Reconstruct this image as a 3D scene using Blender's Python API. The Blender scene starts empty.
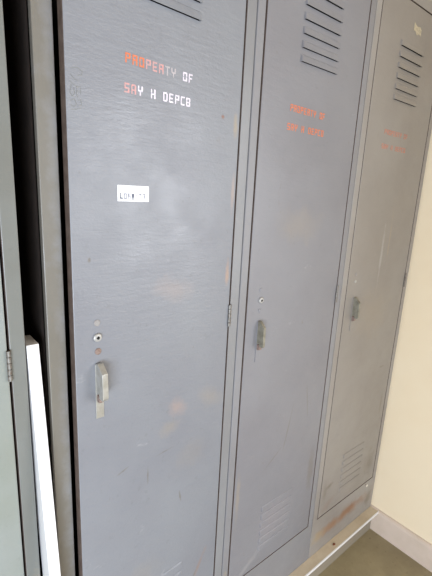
import bpy, bmesh, math, random
from mathutils import Vector, Matrix
random.seed(7)
S = bpy.context.scene
C = S.collection
Z0 = 0.15            # the lockers stand on a low platform; heights below are measured from just above its top

def lin(c):
    return tuple((v/12.92 if v <= .04045 else ((v+.055)/1.055)**2.4) for v in [k/255 for k in c]) + (1,)

# ------------------------------------------------------------------ camera
cam_d = bpy.data.cameras.new('camera'); cam = bpy.data.objects.new('camera', cam_d); C.objects.link(cam)
cam_d.sensor_fit = 'HORIZONTAL'; cam_d.sensor_width = 36; cam_d.lens = 399.67/432*36
cam_d.clip_start = .02; cam_d.clip_end = 50
yaw, pitch, roll = .6966, -.2327, .0494
f = Vector((math.sin(yaw)*math.cos(pitch), math.cos(yaw)*math.cos(pitch), math.sin(pitch)))
r = Vector((math.cos(yaw), -math.sin(yaw), 0)); u = r.cross(f)
r2 = math.cos(roll)*r + math.sin(roll)*u; u2 = -math.sin(roll)*r + math.cos(roll)*u
M = Matrix((r2, u2, -f)).transposed().to_4x4(); M.translation = Vector((-.2008, -.6641, 1.2203+Z0))
cam.matrix_world = M
S.camera = cam

# ------------------------------------------------------------------ world, lights, exposure
S.view_settings.view_transform = 'Standard'; S.view_settings.look = 'None'
S.view_settings.gamma = 1; S.view_settings.use_curve_mapping = False
S.view_settings.exposure = 0.25
w = bpy.data.worlds.new('world'); S.world = w; w.use_nodes = True
bg = w.node_tree.nodes['Background']
bg.inputs[0].default_value = (1.0, .94, .86, 1); bg.inputs[1].default_value = .58

def area(name, loc, direction, sx, sy, power, col):
    l = bpy.data.lights.new(name, 'AREA'); l.shape = 'RECTANGLE'; l.size = sx; l.size_y = sy
    l.energy = power; l.color = col
    o = bpy.data.objects.new(name, l); C.objects.link(o); o.location = loc
    o.rotation_euler = Vector(direction).to_track_quat('-Z', 'Y').to_euler()
    return o
# daylight through the opening in the right-hand wall, behind the camera
area('daylight_opening', (1.50, -2.02, 1.38), (-1, .0, 0), 1.65, 1.05, 48, (.90, .94, 1.0))
# low daylight from the open side behind and left of the camera
area('daylight_doorway', (-1.45, -2.05, .62), (1, .95, .0), 1.5, 1.15, 76, (.74, .85, 1.0))

# ------------------------------------------------------------------ helpers
def link(name, bm, mats, parent=None, bevel=0, smooth=False, solid=0):
    me = bpy.data.meshes.new(name); bm.normal_update(); bm.to_mesh(me); bm.free()
    o = bpy.data.objects.new(name, me); C.objects.link(o)
    for m in (mats if isinstance(mats, (list, tuple)) else [mats]): me.materials.append(m)
    if parent: o.parent = parent
    if solid:
        s = o.modifiers.new('solidify', 'SOLIDIFY'); s.thickness = solid; s.offset = -1
    if bevel:
        b = o.modifiers.new('bevel', 'BEVEL'); b.width = bevel; b.segments = 2; b.limit_method = 'ANGLE'
    if smooth:
        for p in me.polygons: p.use_smooth = True
    return o
def box(bm, x0, x1, y0, y1, z0, z1, mi=0):
    v = [bm.verts.new(p) for p in ((x0,y0,z0),(x1,y0,z0),(x1,y1,z0),(x0,y1,z0),(x0,y0,z1),(x1,y0,z1),(x1,y1,z1),(x0,y1,z1))]
    for q in ((0,3,2,1),(4,5,6,7),(0,1,5,4),(1,2,6,5),(2,3,7,6),(3,0,4,7)):
        fc = bm.faces.new([v[i] for i in q]); fc.material_index = mi
    return v
def disc(bm, x, z, rad, y_front, y_back, n=20, dome=0.0, mi=0):
    """short round stud standing out of a vertical face towards -y"""
    prof = [(rad, y_back), (rad, y_front+dome), (rad*.8, y_front+dome*.25), (rad*.45, y_front)]
    rings = [[bm.verts.new((x+a*math.cos(2*math.pi*k/n), y, z+a*math.sin(2*math.pi*k/n))) for k in range(n)] for a, y in prof]
    for a, b in zip(rings, rings[1:]):
        for k in range(n):
            bm.faces.new((a[k], a[(k+1) % n], b[(k+1) % n], b[k])).material_index = mi
    bm.faces.new(rings[-1]).material_index = mi
def empty(name, loc):
    o = bpy.data.objects.new(name, None); C.objects.link(o); o.location = loc; o.empty_display_size = .05
    return o
def tag(o, label=None, cat=None, group=None, kind=None):
    if label: o['label'] = label
    if cat: o['category'] = cat
    if group: o['group'] = group
    if kind: o['kind'] = kind
    return o

# ------------------------------------------------------------------ materials
class NT:
    def __init__(s, name):
        s.m = bpy.data.materials.new(name); s.m.use_nodes = True; s.t = s.m.node_tree
        s.b = s.t.nodes['Principled BSDF']; s.pos = s.n('ShaderNodeNewGeometry').outputs['Position']
    def n(s, t, **k):
        nd = s.t.nodes.new(t)
        for a, b in k.items(): setattr(nd, a, b)
        return nd
    def l(s, a, b): s.t.links.new(a, b)
    def math(s, op, a, b=None, clamp=False):
        nd = s.n('ShaderNodeMath', operation=op); nd.use_clamp = clamp
        for i, v in enumerate((a, b)):
            if v is None: continue
            if isinstance(v, (int, float)): nd.inputs[i].default_value = v
            else: s.l(v, nd.inputs[i])
        return nd.outputs[0]
    def noise(s, scale, detail=3, rough=.6, stretch=(1,1,1), off=(0,0,0)):
        mp = s.n('ShaderNodeMapping'); s.l(s.pos, mp.inputs[0]); mp.inputs['Scale'].default_value = stretch
        mp.inputs['Location'].default_value = off
        nz = s.n('ShaderNodeTexNoise'); s.l(mp.outputs[0], nz.inputs['Vector'])
        nz.inputs['Scale'].default_value = scale; nz.inputs['Detail'].default_value = detail; nz.inputs['Roughness'].default_value = rough
        return nz.outputs[0]
    def ramp(s, v, a, b, lo=0., hi=1.):
        nd = s.n('ShaderNodeMapRange'); nd.clamp = True; s.l(v, nd.inputs[0])
        for i, x in enumerate((a, b, lo, hi)): nd.inputs[i+1].default_value = x
        return nd.outputs[0]
    def mix(s, fac, a, b):
        nd = s.n('ShaderNodeMix', data_type='RGBA')
        if isinstance(fac, (int, float)): nd.inputs[0].default_value = fac
        else: s.l(fac, nd.inputs[0])
        for i, v in ((6, a), (7, b)):
            if isinstance(v, tuple): nd.inputs[i].default_value = v
            else: s.l(v, nd.inputs[i])
        return nd.outputs[2]
    def bump(s, h, strength, dist, prev=None):
        nd = s.n('ShaderNodeBump'); nd.inputs['Strength'].default_value = strength; nd.inputs['Distance'].default_value = dist
        s.l(h, nd.inputs['Height'])
        if prev is not None: s.l(prev, nd.inputs['Normal'])
        return nd.outputs[0]

def paint(name, base, alt, blobs=(), rough=.36, ripple=1.0, seed=0):
    """old enamel on sheet steel: roller ripples, mottled staining, rust and wear patches placed by blobs
    (x, z, half width, half height, angle in degrees, colour, strength)"""
    k = NT(name)
    off = (seed*3.1, seed*1.7, seed*2.3)
    big = k.noise(3.2, 4, .6, off=off)
    col = k.mix(k.ramp(big, .35, .68), lin(base), lin(alt))
    fine = k.noise(60, 4, .7, off=off)
    col = k.mix(k.ramp(fine, .60, .78, 0, .22), col, lin((86, 80, 72)))
    sc = k.noise(26, 5, .75, stretch=(1, 1, .35), off=off)             # thin worn scuffs
    col = k.mix(k.ramp(sc, .66, .74, 0, .36), col, lin((112, 92, 78)))
    lt = k.noise(18, 5, .75, stretch=(.5, 1, 1), off=(off[0]+9, 0, 4))
    col = k.mix(k.ramp(lt, .66, .74, 0, .30), col, lin((186, 184, 184)))
    sep = k.n('ShaderNodeSeparateXYZ'); k.l(k.pos, sep.inputs[0])
    wob = k.noise(22, 4, .7, off=(5, off[1], off[2]))
    for (bx, bz, rx, rz, ang, c, st) in blobs:
        a = math.radians(ang); ca, sa = math.cos(a), math.sin(a)
        dx = k.math('SUBTRACT', sep.outputs[0], bx); dz = k.math('SUBTRACT', sep.outputs[2], bz+Z0)
        px = k.math('ADD', k.math('MULTIPLY', dx, ca/rx), k.math('MULTIPLY', dz, sa/rx))
        pz = k.math('ADD', k.math('MULTIPLY', dx, -sa/rz), k.math('MULTIPLY', dz, ca/rz))
        d = k.math('SQRT', k.math('ADD', k.math('MULTIPLY', px, px), k.math('MULTIPLY', pz, pz)))
        d = k.math('ADD', d, k.math('MULTIPLY', k.math('SUBTRACT', wob, .5), 1.6))
        col = k.mix(k.ramp(d, 1.0, .25, 0, st), col, lin(c))
    k.l(col, k.b.inputs['Base Color'])
    rn = k.ramp(k.noise(14, 3, .6, off=off), .35, .7, rough-.05, rough+.12)
    k.l(rn, k.b.inputs['Roughness'])
    h1 = k.noise(30, 4, .65, stretch=(.8, 1, 3.8), off=off)
    h2 = k.noise(170, 2, .6, stretch=(1, 1, 1.3))
    n1 = k.bump(h1, .40*ripple, .0020); n2 = k.bump(h2, .32*ripple, .0008, n1)
    k.l(n2, k.b.inputs['Normal'])
    return k.m
def plain(name, col, rough=.5, metal=0., spot=None, scale=40, bump=0.):
    k = NT(name)
    c = lin(col)
    if spot: c = k.mix(k.ramp(k.noise(scale, 4, .65), .42, .70), c, lin(spot))
    if isinstance(c, tuple): k.b.inputs['Base Color'].default_value = c
    else: k.l(c, k.b.inputs['Base Color'])
    k.b.inputs['Roughness'].default_value = rough; k.b.inputs['Metallic'].default_value = metal
    if bump: k.l(k.bump(k.noise(scale*2.2, 4, .6), bump, .001), k.b.inputs['Normal'])
    return k.m
RUST = (132, 78, 46); PINK = (178, 136, 118); PALE = (196, 192, 190); DIRT = (104, 92, 76); TAN = (170, 150, 118)
door_paint = [
    paint('grey paint of left end locker door', (145, 149, 148), (136, 140, 132), seed=4, ripple=.6),
    paint('grey paint of first door', (134, 136, 141), (126, 127, 133), [
        (.253, .757, .030, .030, 0, (164, 142, 132), .5), (.235, .715, .035, .022, 20, TAN, .2), 
        (.385, 1.045, .008, .035, 0, (176, 142, 118), .6), (.388, 1.22, .006, .05, 0, (176, 150, 134), .45), (.355, .75, .03, .06, 60, TAN, .18), (.385, 1.36, .008, .03, 0, TAN, .5),
        (.235, 1.03, .06, .03, -15, (176, 152, 136), .2), (.34, .27, .010, .05, -25, (150, 118, 100), .6), (.32, .24, .006, .05, -30, DIRT, .5), (.18, .62, .003, .03, 0, DIRT, .5), (.12, .66, .02, .003, 20, DIRT, .5), (.27, .52, .003, .02, 10, DIRT, .5), (.22, .66, .03, .002, 5, DIRT, .4), (.06, 1.10, .004, .006, 0, DIRT, .7), (.30, .62, .05, .05, 10, TAN, .08),
        (.17, .36, .06, .04, 15, TAN, .10), (.349, 1.370, .007, .006, 0, RUST, .95)], seed=1),
    paint('grey paint of second door', (133, 132, 136), (125, 123, 127), [
        (.52, .13, .09, .014, 32, PALE, .16), (.63, .25, .09, .08, 0, (150, 140, 142), .25), (.80, .35, .02, .10, 0, DIRT, .35), (.66, .55, .003, .10, -12, DIRT, .4), (.74, .62, .003, .06, 10, DIRT, .4), (.60, .47, .05, .003, 35, DIRT, .4),
        (.62, 1.15, .10, .05, 0, TAN, .15), (.47, .40, .01, .10, 0, TAN, .3)], seed=2, ripple=.8),
    paint('grey paint of third door', (144, 138, 132), (136, 129, 122), [
        (1.06, 1.05, .008, .12, 0, PALE, .30), (1.10, 1.10, .006, .10, 0, TAN, .35), (.93, .14, .05, .02, 20, RUST, .15),
        (1.20, .20, .04, .06, 0, DIRT, .45), (.93, .22, .03, .010, 15, DIRT, .6), (1.22, .45, .008, .05, 0, DIRT, .4), (1.18, .62, .02, .004, 0, DIRT, .4), (.905, .20, .015, .05, 0, DIRT, .4), (1.06, .85, .12, .10, 0, TAN, .15)], seed=3, ripple=.7)]
body_paint = [
    paint('grey paint of left end locker body', (122, 124, 121), (112, 112, 106), [(-.05, .40, .02, .12, 0, TAN, .5)], seed=8, ripple=.5),
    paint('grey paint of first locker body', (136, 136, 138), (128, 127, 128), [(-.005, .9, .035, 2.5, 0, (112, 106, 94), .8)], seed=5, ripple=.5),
    paint('grey paint of second locker body', (137, 136, 139), (129, 127, 129), [(.44, .10, .01, .08, 0, TAN, .5)], seed=6, ripple=.5),
    paint('grey paint of third locker body', (152, 147, 142), (140, 133, 127), [
        (1.07, .030, .19, .035, 3, (146, 114, 88), .7), (1.10, .036, .12, .020, 6, (138, 94, 62), .55), (.98, .025, .09, .030, 0, (146, 108, 80), .6),
        (1.24, .02, .03, .06, 0, DIRT, .6), (.90, .02, .05, .03, 0, TAN, .5)], seed=7, ripple=.5)]
handle_steel = plain('worn zinc handle', (186, 184, 178), .40, .55, (168, 164, 154), 60, .08)
handle_dull = plain('dull grey handle', (146, 142, 128), .5, .4, (122, 116, 102), 80, .1)
plug_grey = plain('painted plug', (150, 146, 144), .45, 0, (128, 118, 112), 200)
plug_rust = plain('rusty plug', (140, 122, 114), .55, 0, (112, 84, 70), 260)
lock_metal = plain('lock metal', (176, 174, 170), .45, .35)
black = plain('black keyway', (12, 11, 10), .7)
hinge_steel = plain('dull hinge steel', (128, 124, 118), .45, .5, (96, 80, 68), 160)
cream = plain('cream wall paint', (241, 223, 192), .8, 0, (238, 218, 185), 3, .12)
skirt = plain('off white skirting gloss', (216, 198, 182), .5, 0, (206, 188, 170), 9, .05)
white_lac = plain('white lacquered wood', (238, 236, 236), .35, 0, (232, 230, 230), 12)
board_paint = plain('white board with shade painted on top', (214, 200, 178), .4, 0, (200, 184, 160), 14, .05)  # beige carries the warm shade on the board's top face
casing_shade = plain('gap shade painted on casing sides', (50, 40, 34), .7, 0, (38, 30, 26), 30)  # deep shade between the lockers, put into the casing colour
edge_gap_brown = plain('worn brown door edge and painted gap shade', (96, 82, 74), .6, 0, (76, 62, 54), 60)  # brown door flange; also paints the shade in the door gaps
interior = plain('dark inside of locker', (64, 52, 46), .8, 0, (46, 38, 34), 20)
back_wall = plain('brown back wall', (104, 88, 72), .9, 0, (92, 76, 60), 6)
ceiling_m = plain('tan ceiling', (176, 158, 132), .9)
orange = plain('orange stencil paint', (216, 112, 70), .40, 0, (186, 122, 92), 260)
orange_f = plain('faded orange stencil paint', (196, 120, 98), .42, 0, (158, 134, 122), 200)
pinkw = plain('orange stencil paint fading to pink', (206, 146, 142), .30, 0, (170, 154, 156), 260)
glarew = plain('stencil paint with painted glare', (234, 222, 234), .22, 0, (186, 182, 190), 260)  # window glare on the orange letters, painted as a whitish colour
def floor_mat():
    k = NT('grey green concrete floor')
    c = k.mix(k.ramp(k.noise(7, 5, .65), .35, .7), lin((166, 154, 124)), lin((142, 131, 104)))
    c = k.mix(k.ramp(k.noise(55, 4, .7), .62, .72, 0, .6), c, lin((92, 80, 60)))
    k.l(c, k.b.inputs['Base Color']); k.b.inputs['Roughness'].default_value = .6
    k.l(k.bump(k.noise(60, 4, .7), .3, .002), k.b.inputs['Normal'])
    return k.m

# ------------------------------------------------------------------ room
WX = 1.285
bm = bmesh.new(); box(bm, -3, WX+.1, -4, .75, -.05, 0); tag(link('floor', bm, floor_mat()), kind='structure')
bm = bmesh.new(); box(bm, WX, WX+.12, -1.12, .75, 0, 2.6)
box(bm, WX, WX+.12, -4, -2.95, 0, 2.6); box(bm, WX, WX+.12, -2.95, -1.12, 0, .75); box(bm, WX, WX+.12, -2.95, -1.12, 2.05, 2.6)
tag(link('wall_right', bm, cream), kind='structure')
bm = bmesh.new(); box(bm, -3, WX, .63, .75, 0, 2.6); tag(link('wall_back', bm, back_wall), kind='structure')
bm = bmesh.new(); box(bm, -3, WX+.12, -4, .75, 2.6, 2.7); tag(link('ceiling', bm, ceiling_m), kind='structure')
# skirting along the right wall, with a small rounded top
bm = bmesh.new()
prof = [(0, 0), (-.013, 0), (-.013, .088), (-.011, .096), (-.006, .102), (0, .104)]
a = [bm.verts.new((WX+x, -1.12, z)) for x, z in prof]; b = [bm.verts.new((WX+x, .06, z)) for x, z in prof]
for i in range(len(prof)-1): bm.faces.new((a[i], b[i], b[i+1], a[i+1]))
bm.faces.new(a[::-1]); bm.faces.new(b)
tag(link('baseboard_right', bm, skirt), kind='structure')

# platform under the lockers: board with a projecting white nosing, plinth set back
pf = tag(empty('platform', (.4, .2, 0)), 'low platform under the lockers with projecting white front edge above the floor', 'platform')
def loc(o, p):
    """keep world placement of a part whose mesh is written in world coordinates"""
    o.parent = p; o.location = -Vector(p.location); return o
bm = bmesh.new(); box(bm, -.52, WX-.0005, -.0335, .56, Z0-.058, Z0-.0502)
loc(link('top_board', bm, board_paint, bevel=.001), pf)
bm = bmesh.new(); box(bm, -.52, WX-.0005, -.0375, -.0335, Z0-.0595, Z0-.0495)
loc(link('lit_edge_strip', bm, white_lac, bevel=.0008), pf)  # front face of the board, its brighter light painted as whiter lacquer
bm = bmesh.new(); box(bm, -.50, WX-.015, -.015, .54, .0005, Z0-.0585)
loc(link('plinth', bm, plain('plinth board', (150, 140, 124), .7)), pf)

# ------------------------------------------------------------------ stencil letters
T = .165
GL = {
 'P': [(0,0,T,1),(0,1-T,.72,1),(.5,.45,.72,1),(0,.42,.72,.42+T)],
 'R': [(0,0,T,1),(0,1-T,.72,1),(.5,.5,.72,1),(0,.42,.72,.42+T),(.5,0,.72,.46)],
 'O': [(0,0,T,.46),(0,.54,T,1),(.5,0,.72,.46),(.5,.54,.72,1),(0,0,.72,T),(0,1-T,.72,1)],
 'E': [(0,0,T,1),(0,1-T,.68,1),(0,.4,.6,.4+T),(0,0,.68,T)],
 'T': [(0,1-T,.76,1),(.27,0,.27+T,.95)],
 'Y': [(.27,0,.27+T,.5),(0,.5,T,1),(.52,.5,.74,1),(.06,.42,.68,.42+T)],
 'F': [(0,0,T,1),(0,1-T,.68,1),(0,.4,.6,.4+T)],
 'S': [(0,0,.72,T),(0,.4,.72,.4+T),(0,1-T,.72,1),(0,.5,T,1),(.5,0,.72,.5)],
 'A': [(0,0,T,.9),(.5,0,.72,.9),(.08,1-T,.64,1),(0,.36,.72,.36+T*.8)],
 'H': [(0,0,T,1),(.5,0,.72,1),(0,.4,.72,.4+T*.8)],
 'D': [(0,0,T,1),(0,1-T,.6,1),(0,0,.6,T),(.5,.12,.72,.88)],
 'C': [(0,.08,T,.92),(.06,1-T,.70,1),(.06,0,.70,T)],
 'B': [(0,0,T,1),(0,1-T,.64,1),(0,.4,.64,.4+T*.8),(0,0,.64,T),(.5,.08,.72,.44),(.5,.56,.72,.92)],
}
def lettering(name, text, x, z, pitch, h, mats, pick, parent, y=-.0004, slope=0., drop=()):
    bm = bmesh.new()
    for i, ch in enumerate(text):
        if ch == ' ' or i in drop: continue
        for (a, b, c, d) in GL[ch]:
            x0 = x+i*pitch; zz = z+slope*i
            box(bm, x0+a*pitch, x0+c*pitch, y-.0002*random.random(), .0006, Z0+zz+b*h, Z0+zz+d*h, pick(i))
    o = link(name, bm, mats, parent); return o

# ------------------------------------------------------------------ lockers
ZT, ZB = 1.812, -.050
DZ0, DZ1 = .107, 1.777
LU0 = [1.521+.0285*k for k in range(6)]           # louvre openings, upper set
LL0 = [.165+.0285*k for k in range(6)]            # lower set
def make_locker(i, xl, xr, dl, dr, label, swing, group, lz=0):
    root = empty('locker', ((xl+xr)/2, .25, Z0+ZB)); tag(root, label, 'locker', group)
    bp, dp = body_paint[i], door_paint[i]
    D = .50
    bm = bmesh.new()
    ol, orr = dl-(0, .0075, .0045, .0026)[i] - (.0045 if not i else 0), dr+.0034                 # opening in the front frame
    t = .0015
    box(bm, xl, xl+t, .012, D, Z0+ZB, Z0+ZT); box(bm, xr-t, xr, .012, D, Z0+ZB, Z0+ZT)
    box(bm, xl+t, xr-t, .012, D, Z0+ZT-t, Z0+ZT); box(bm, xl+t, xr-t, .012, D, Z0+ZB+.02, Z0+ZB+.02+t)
    b1 = link('casing', bm, casing_shade); loc(b1, root)
    bm = bmesh.new(); box(bm, xl+t, xr-t, D-.002, D, Z0+ZB, Z0+ZT)
    box(bm, xl+.006, xr-.006, .03, D-.003, Z0+1.50, Z0+1.503)
    loc(link('back_panel', bm, interior), root)
    # front frame: two stiles and two rails in one folded frame
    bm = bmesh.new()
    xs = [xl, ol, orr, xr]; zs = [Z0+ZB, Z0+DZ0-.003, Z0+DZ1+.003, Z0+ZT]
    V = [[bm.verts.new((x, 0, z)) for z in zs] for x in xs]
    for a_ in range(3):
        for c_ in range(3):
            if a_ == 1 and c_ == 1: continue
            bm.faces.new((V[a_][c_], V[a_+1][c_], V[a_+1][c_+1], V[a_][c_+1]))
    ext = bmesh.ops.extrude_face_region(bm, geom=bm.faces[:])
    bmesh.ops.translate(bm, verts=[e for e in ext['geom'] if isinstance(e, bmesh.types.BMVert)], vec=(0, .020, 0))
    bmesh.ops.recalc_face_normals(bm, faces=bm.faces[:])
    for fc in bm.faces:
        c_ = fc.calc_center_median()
        if abs(fc.normal.y) < .5 and ol-.001 < c_.x < orr+.001 and Z0+DZ0-.004 < c_.z < Z0+DZ1+.004: fc.material_index = 1  # inner returns coloured brown so the door gaps look shaded
    loc(link('front_frame', bm, [bp, edge_gap_brown], bevel=.0015), root)
    # door, origin at its hinge edge
    hx = dr
    x0, x1 = dl-hx, 0.0
    cx = (dl+dr)/2-hx+.0015
    lx0, lx1 = cx-.068, cx+.0655
    LU, LL = [z+lz for z in LU0], [z+lz*.3 for z in LL0]
    holes = [(z, z+.0095) for z in LL+LU]
    zs = [DZ0+.002]+[v for h in holes for v in h]+[DZ1-.002]; xs = [x0+.002, lx0, lx1, x1-.002]
    bm = bmesh.new()
    V = [[bm.verts.new((x, 0, Z0+z)) for z in zs] for x in xs]
    for a_ in range(3):
        for c_ in range(len(zs)-1):
            if a_ == 1 and c_ % 2 == 1: continue
            bm.faces.new((V[a_][c_], V[a_+1][c_], V[a_+1][c_+1], V[a_][c_+1]))
    # rounded edge and returned flange round the perimeter
    loop = [V[0][c] for c in range(len(zs))]+[V[1][-1], V[2][-1]]+[V[3][c] for c in range(len(zs)-1, -1, -1)]+[V[2][0], V[1][0]]
    mx, mz = (x0+x1)/2, Z0+(DZ0+DZ1)/2
    prev = loop
    for out, yy in ((.0014, .0006), (.002, .002), (.002, .018)):
        cur = []
        for v in loop:
            nx = v.co.x; nz = v.co.z
            if abs(v.co.x-(x0+.002)) < 1e-6: nx -= out
            if abs(v.co.x-(x1-.002)) < 1e-6: nx += out
            if abs(v.co.z-(Z0+DZ0+.002)) < 1e-6: nz -= out
            if abs(v.co.z-(Z0+DZ1-.002)) < 1e-6: nz += out
            cur.append(bm.verts.new((nx, yy, nz)))
        for q in range(len(prev)):
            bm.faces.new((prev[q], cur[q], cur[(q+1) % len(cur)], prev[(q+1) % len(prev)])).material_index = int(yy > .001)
        prev = cur
    # inner lip of the fold
    cur = []
    for v in prev:
        cur.append(bm.verts.new((v.co.x+(.018 if v.co.x < mx-.17 else (-.018 if v.co.x > mx+.17 else 0)), .018, v.co.z+(.018 if v.co.z < Z0+DZ0+.001 else (-.018 if v.co.z > Z0+DZ1-.001 else 0)))))
    for q in range(len(prev)):
        bm.faces.new((prev[q], cur[q], cur[(q+1) % len(cur)], prev[(q+1) % len(prev)]))
    bmesh.ops.recalc_face_normals(bm, faces=bm.faces[:])
    door = link('door', bm, [dp, edge_gap_brown]); door.parent = root
    door.location = (hx-root.location.x, -root.location.y, -root.location.z)
    # pressed louvre hoods, open underneath
    for nm, LS in (('upper_vent_louvers', LU), ('lower_vent_louvers', LL)):
        bm = bmesh.new()
        e = 1.0 if LS is LU else .62
        for z in LS:
            A = [(lx0-.002, -.0003, z+.0150), (lx1+.002, -.0003, z+.0150)]
            m1 = [(lx0+.0005, -.0036*e, z+.0128), (lx1-.0005, -.0036*e, z+.0128)]
            B = [(lx0-.0005, -.0056*e, z-.0005), (lx1+.0005, -.0056*e, z-.0005)]
            L0_ = (lx0-.002, -.0003, z-.0005); R0_ = (lx1+.002, -.0003, z-.0005)
            P = [bm.verts.new((p[0], p[1], Z0+p[2])) for p in (A[0], A[1], m1[0], m1[1], B[0], B[1], L0_, R0_)]
            for q in ((0, 2, 3, 1), (2, 4, 5, 3), (0, 6, 4, 2), (1, 3, 5, 7)): bm.faces.new([P[j] for j in q])
        bmesh.ops.recalc_face_normals(bm, faces=bm.faces[:])
        link(nm, bm, dp, door)
    # hinge with five knuckles
    bm = bmesh.new(); hz = .945 if i else .935
    for k in range(5):
        z0 = Z0+hz-.026+k*.0105
        ring = []
        for zz in (z0, z0+.0095):
            ring.append([bm.verts.new((.0008+.0036*math.cos(2*math.pi*j/12), -.0022+.0036*math.sin(2*math.pi*j/12), zz)) for j in range(12)])
        for j in range(12): bm.faces.new((ring[0][j], ring[0][(j+1) % 12], ring[1][(j+1) % 12], ring[1][j]))
        bm.faces.new(ring[0][::-1]); bm.faces.new(ring[1])
    h = link('hinge', bm, hinge_steel, root); h.location = door.location
    if swing: door.rotation_euler.z = math.radians(swing)
    return root, door, hx

def handle(door, x, dz=0, dk=1.0, wd=.0118, pm=None):
    """x: left edge in door coordinates"""
    bm = bmesh.new(); box(bm, x, x+.0155, -.0018, .0004, Z0+.796+dz, Z0+.905+dz)
    link('handle_plate', bm, pm or handle_steel, door, bevel=.0006)
    prof = [(-.0015, .907), (-.010, .908), (-.029, .894), (-.031, .846), (-.027, .841), (-.014, .842), (-.012, .850), (-.0015, .846)]
    bm = bmesh.new()
    a = [bm.verts.new((x+.0008, y*dk, Z0+z+dz)) for y, z in prof]; b = [bm.verts.new((x+wd, y*dk, Z0+z+dz)) for y, z in prof]
    n = len(prof)
    for q in range(n): bm.faces.new((a[q], a[(q+1) % n], b[(q+1) % n], b[q]))
    bm.faces.new(a[::-1]); bm.faces.new(b); bmesh.ops.recalc_face_normals(bm, faces=bm.faces[:])
    link('handle', bm, handle_steel if pm is None else handle_dull, door, bevel=.0007)
    bm = bmesh.new()
    box(bm, x+.002, x+.0105, -.0115, -.0015, Z0+.832+dz, Z0+.845+dz)
    disc(bm, x+.007, Z0+.832+dz, .004, -.0045, -.001, 12, .001)
    link('handle_catch', bm, plug_rust, door, bevel=.0005)
def lock(door, x, z, rad=.0066):
    bm = bmesh.new(); disc(bm, x, Z0+z, rad, -.0045, .0006, 24, .0015); link('lock_cylinder', bm, lock_metal, door, smooth=False)
    bm = bmesh.new(); box(bm, x-.0030, x+.0030, -.0050, -.0040, Z0+z-.0012, Z0+z+.0012); box(bm, x-.0014, x+.0014, -.0050, -.0040, Z0+z-.003, Z0+z+.003)
    k = link('keyway', bm, black, door)
def plug(door, x, z, rad, m):
    bm = bmesh.new(); disc(bm, x, Z0+z, rad, -.0018, .0006, 20, .0010); link('lock_hole_plug', bm, m, door)

G = 'grey steel lockers in a row'
r0, d0, h0 = make_locker(0, -.470, -.0445, -.442, -.0715, 'grey steel locker cut off by the left edge, left of the dark gap', 0, G)
r1, d1, h1 = make_locker(1, -.0090, .4265, .0285, .3970, 'grey steel locker with a white paper sticker, its door slightly ajar beside the dark gap', 2.8, G)
r2, d2, h2 = make_locker(2, .4295, .8500, .4560, .8240, 'grey steel locker with clear orange stencil, between the stickered locker and the wall-side locker', 0, G)
r3, d3, h3 = make_locker(3, .8530, 1.2775, .8810, 1.2505, 'grey steel locker against the cream wall with rust stain along its bottom rail', 0, G, -.006)
handle(d0, .069+.026-.468-h0+.028)
handle(d1, .0650-h1, .004, .92); lock(d1, .0705-h1, .960, .0076); plug(d1, .0705-h1, .987, .0060, plug_grey); plug(d1, .0715-h1, .933, .0062, plug_rust)
handle(d2, .4955-h2, .007, .78, .0085, door_paint[2]); lock(d2, .5010-h2, .9675, .0074); plug(d2, .4995-h2, .994, .0050, door_paint[2]); plug(d2, .5005-h2, .940, .0050, door_paint[2])
handle(d3, .9240-h3, .012, .78, .0085, door_paint[3]); plug(d3, .9225-h3, .995, .0050, plug_grey); plug(d3, .9235-h3, .972, .0048, lock_metal)

# stencil lettering on the three doors
m3 = [orange, pinkw, glarew, orange_f]; m4 = [orange, pinkw, glarew, plain('nearly gone stencil paint', (184, 174, 176), .3, 0, (160, 156, 158), 260)]
lettering('stencil_lettering', 'PROPERTY OF', .1290-h1, 1.4190, .0130, .0150, m4, lambda i: 0 if i < 3 else (1 if i < 6 else (3 if i < 8 else 2)), d1, slope=-.0004)
lettering('stencil_lettering', 'SAY H DEPCB', .1270-h1, 1.3740, .0128, .0150, m3, lambda i: 1 if i < 2 else 2, d1)
lettering('stencil_lettering', 'PROPERTY OF', .5510-h2, 1.4130, .0122, .0150, m3, lambda i: 0, d2, slope=-.0002)
lettering('stencil_lettering', 'SAY H DEPCB', .5455-h2, 1.3715, .0128, .0150, m3, lambda i: 0, d2)
lettering('stencil_lettering', 'PROPERTY OF', .9750-h3, 1.4150, .0132, .0140, m3, lambda i: 3, d3)
lettering('stencil_lettering', 'SAY H DEPCB', .9690-h3, 1.3740, .0136, .0140, m3, lambda i: 3, d3)

# paper sticker with a faint printed code
stick = plain('white sticker paper', (250, 250, 252), .6); ink = plain('faded grey print', (150, 150, 162), .7); ink2 = plain('dark print', (96, 100, 116), .7)
bm = bmesh.new(); box(bm, .1130-h1, .1755-h1, -.0006, .0002, Z0+1.199, Z0+1.226)
st = link('paper_sticker', bm, stick, d1); st['label'] = 'white paper sticker'
bm = bmesh.new()
def strokes(bm, x, z, w, h, segs, mi=0):
    for a, b, c, d in segs: box(bm, x+a*w, x+c*w, -.0009, -.0005, Z0+z+b*h, Z0+z+d*h, mi)
bx = .1175-h1
strokes(bm, bx, 1.2030, .0055, .0105, [(0,0,.3,1),(0,0,1,.22)], 1)                       # L
strokes(bm, bx+.0075, 1.2030, .0055, .0095, [(0,0,.3,1),(.7,0,1,1),(0,0,1,.2),(0,.8,1,1)])
strokes(bm, bx+.0150, 1.2030, .0055, .0095, [(0,0,.3,1),(.7,0,1,.5),(0,.45,1,.65),(0,.8,1,1)])
strokes(bm, bx+.0225, 1.2015, .0055, .0105, [(0,.8,1,1),(.1,.4,.9,.8),(.3,0,.7,.5)], 1)   # 7
strokes(bm, bx+.0310, 1.2030, .0018, .0095, [(0,0,1,.2),(0,.6,1,.8)])
strokes(bm, bx+.0370, 1.2030, .0055, .0095, [(0,.8,1,1),(.65,0,1,1)])
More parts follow.
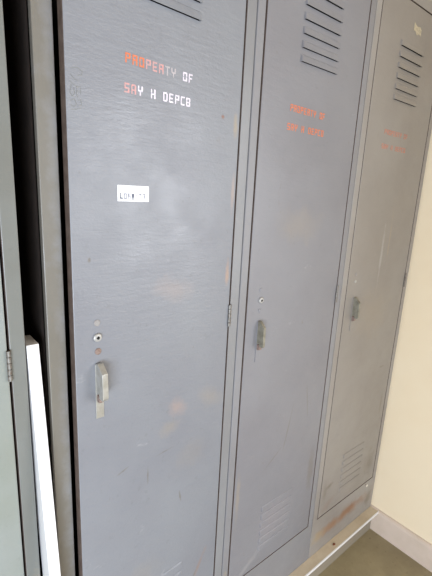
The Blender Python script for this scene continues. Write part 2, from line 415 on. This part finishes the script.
strokes(bm, bx+.0450, 1.2030, .0055, .0095, [(0,.8,1,1),(.65,0,1,1),(0,.4,1,.55)])
link('sticker_print', bm, [ink, ink2], d1)

# torn rest of a label on the third door
bm = bmesh.new()
pts = [(1.0360, 1.727), (1.0560, 1.719), (1.0800, 1.722), (1.0905, 1.716), (1.0890, 1.699), (1.0740, 1.703), (1.0620, 1.697), (1.0480, 1.706), (1.0370, 1.705)]
vs = [bm.verts.new((1.082+(x-1.063)*.85-h3, -.0006, Z0+.006+z)) for x, z in pts]; bm.faces.new(vs[::-1])
ext = bmesh.ops.extrude_face_region(bm, geom=bm.faces[:])
bmesh.ops.translate(bm, verts=[e for e in ext['geom'] if isinstance(e, bmesh.types.BMVert)], vec=(0, .0005, 0))
t_ = link('torn_label', bm, plain('yellowed paper rest', (190, 178, 152), .7, 0, (160, 150, 130), 140), d3); t_['label'] = 'torn yellowed label rest'

# pencil scribble at the upper left of the first door
pencil = plain('pencil lead', (126, 126, 122), .6)
def scribble(door, hx):
    gx = lambda x: .0355+(x-.046)*.62
    gz = lambda z: 1.333+(z-1.340)*.72
    bm = bmesh.new()
    paths = [[(.050,1.420),(.066,1.424),(.079,1.418),(.076,1.411),(.066,1.409)], [(.048,1.409),(.058,1.401),(.068,1.398)],
             [(.046,1.396),(.058,1.388),(.068,1.387),(.074,1.389)], [(.050,1.390),(.046,1.374),(.052,1.366),(.058,1.374),(.056,1.384)],
             [(.064,1.388),(.063,1.370),(.066,1.366)], [(.073,1.386),(.073,1.372)], [(.062,1.378),(.073,1.379)],
             [(.046,1.357),(.056,1.362),(.062,1.352),(.054,1.346),(.047,1.350)], [(.064,1.360),(.073,1.362),(.074,1.352),(.066,1.350)],
             [(.047,1.340),(.060,1.342),(.072,1.345)]]
    for p in paths:
        for (xa, za), (xb, zb) in zip(p, p[1:]):
            dx, dz = xb-xa, zb-za; L = math.hypot(dx, dz); nx, nz = -dz/L*.0005, dx/L*.0005
            q = [bm.verts.new((gx(x)-hx, -.0004, Z0+gz(z))) for x, z in ((xa-nx, za-nz), (xb-nx, zb-nz), (xb+nx, zb+nz), (xa+nx, za+nz))]
            bm.faces.new(q)
    link('pencil_scribble', bm, pencil, door)
scribble(d1, h1)

# paint chip with a screw hole on the bottom rail of the third locker
bm = bmesh.new(); disc(bm, 1.214, Z0+.083, .0055, -.0012, .0004, 9, .0006)
o = link('paint_chip', bm, plain('bare undercoat', (236, 226, 214), .6)); loc(o, r3)
bm = bmesh.new(); disc(bm, 1.200, Z0+.094, .003, -.0014, .0004, 9, .0006)
o = link('screw', bm, plug_rust); loc(o, r3)

# ------------------------------------------------------------------ white board leaning in the gap
def board():
    zb, zt = .0015, Z0+.961
    # front edge line runs from y=-.112 at the floor to y=.002 at the top
    yb, yt = -.112, .004
    bm = bmesh.new()
    x0b, x1b, x0t, x1t, dep = -.0345, -.0152, -.0422, -.0225, .052
    P = [(x0b,yb,zb),(x1b,yb,zb),(x1b,yb+dep,zb),(x0b,yb+dep,zb),(x0t,yt,zt),(x1t,yt,zt),(x1t,yt+dep,zt+.0),(x0t,yt+dep,zt+.0)]
    c = Vector((-.03, -.06, 0))
    v = [bm.verts.new(Vector(p)-c) for p in P]
    for q in ((0,3,2,1),(4,5,6,7),(0,1,5,4),(1,2,6,5),(2,3,7,6),(3,0,4,7)): bm.faces.new([v[i] for i in q])
    o = link('board', bm, white_lac, bevel=.0012); o.location = c
    tag(o, 'narrow white board standing upright in the dark gap between two lockers', 'board')
board()

# small brown chip on the platform edge
bm = bmesh.new(); bmesh.ops.create_icosphere(bm, subdivisions=2, radius=.005)
for v in bm.verts:
    v.co = Vector((v.co.x*1.3, v.co.y*.8, v.co.z*.55))*(1+.25*math.sin(v.co.x*900+v.co.z*700))
o = link('rust_flake', bm, plain('rusty flake', (120, 62, 34), .8, 0, (84, 44, 26), 300)); o.location = (.982, -.020, Z0-.0502+.0024)
tag(o, 'tiny rusty brown flake lying on the white platform edge', 'flake')
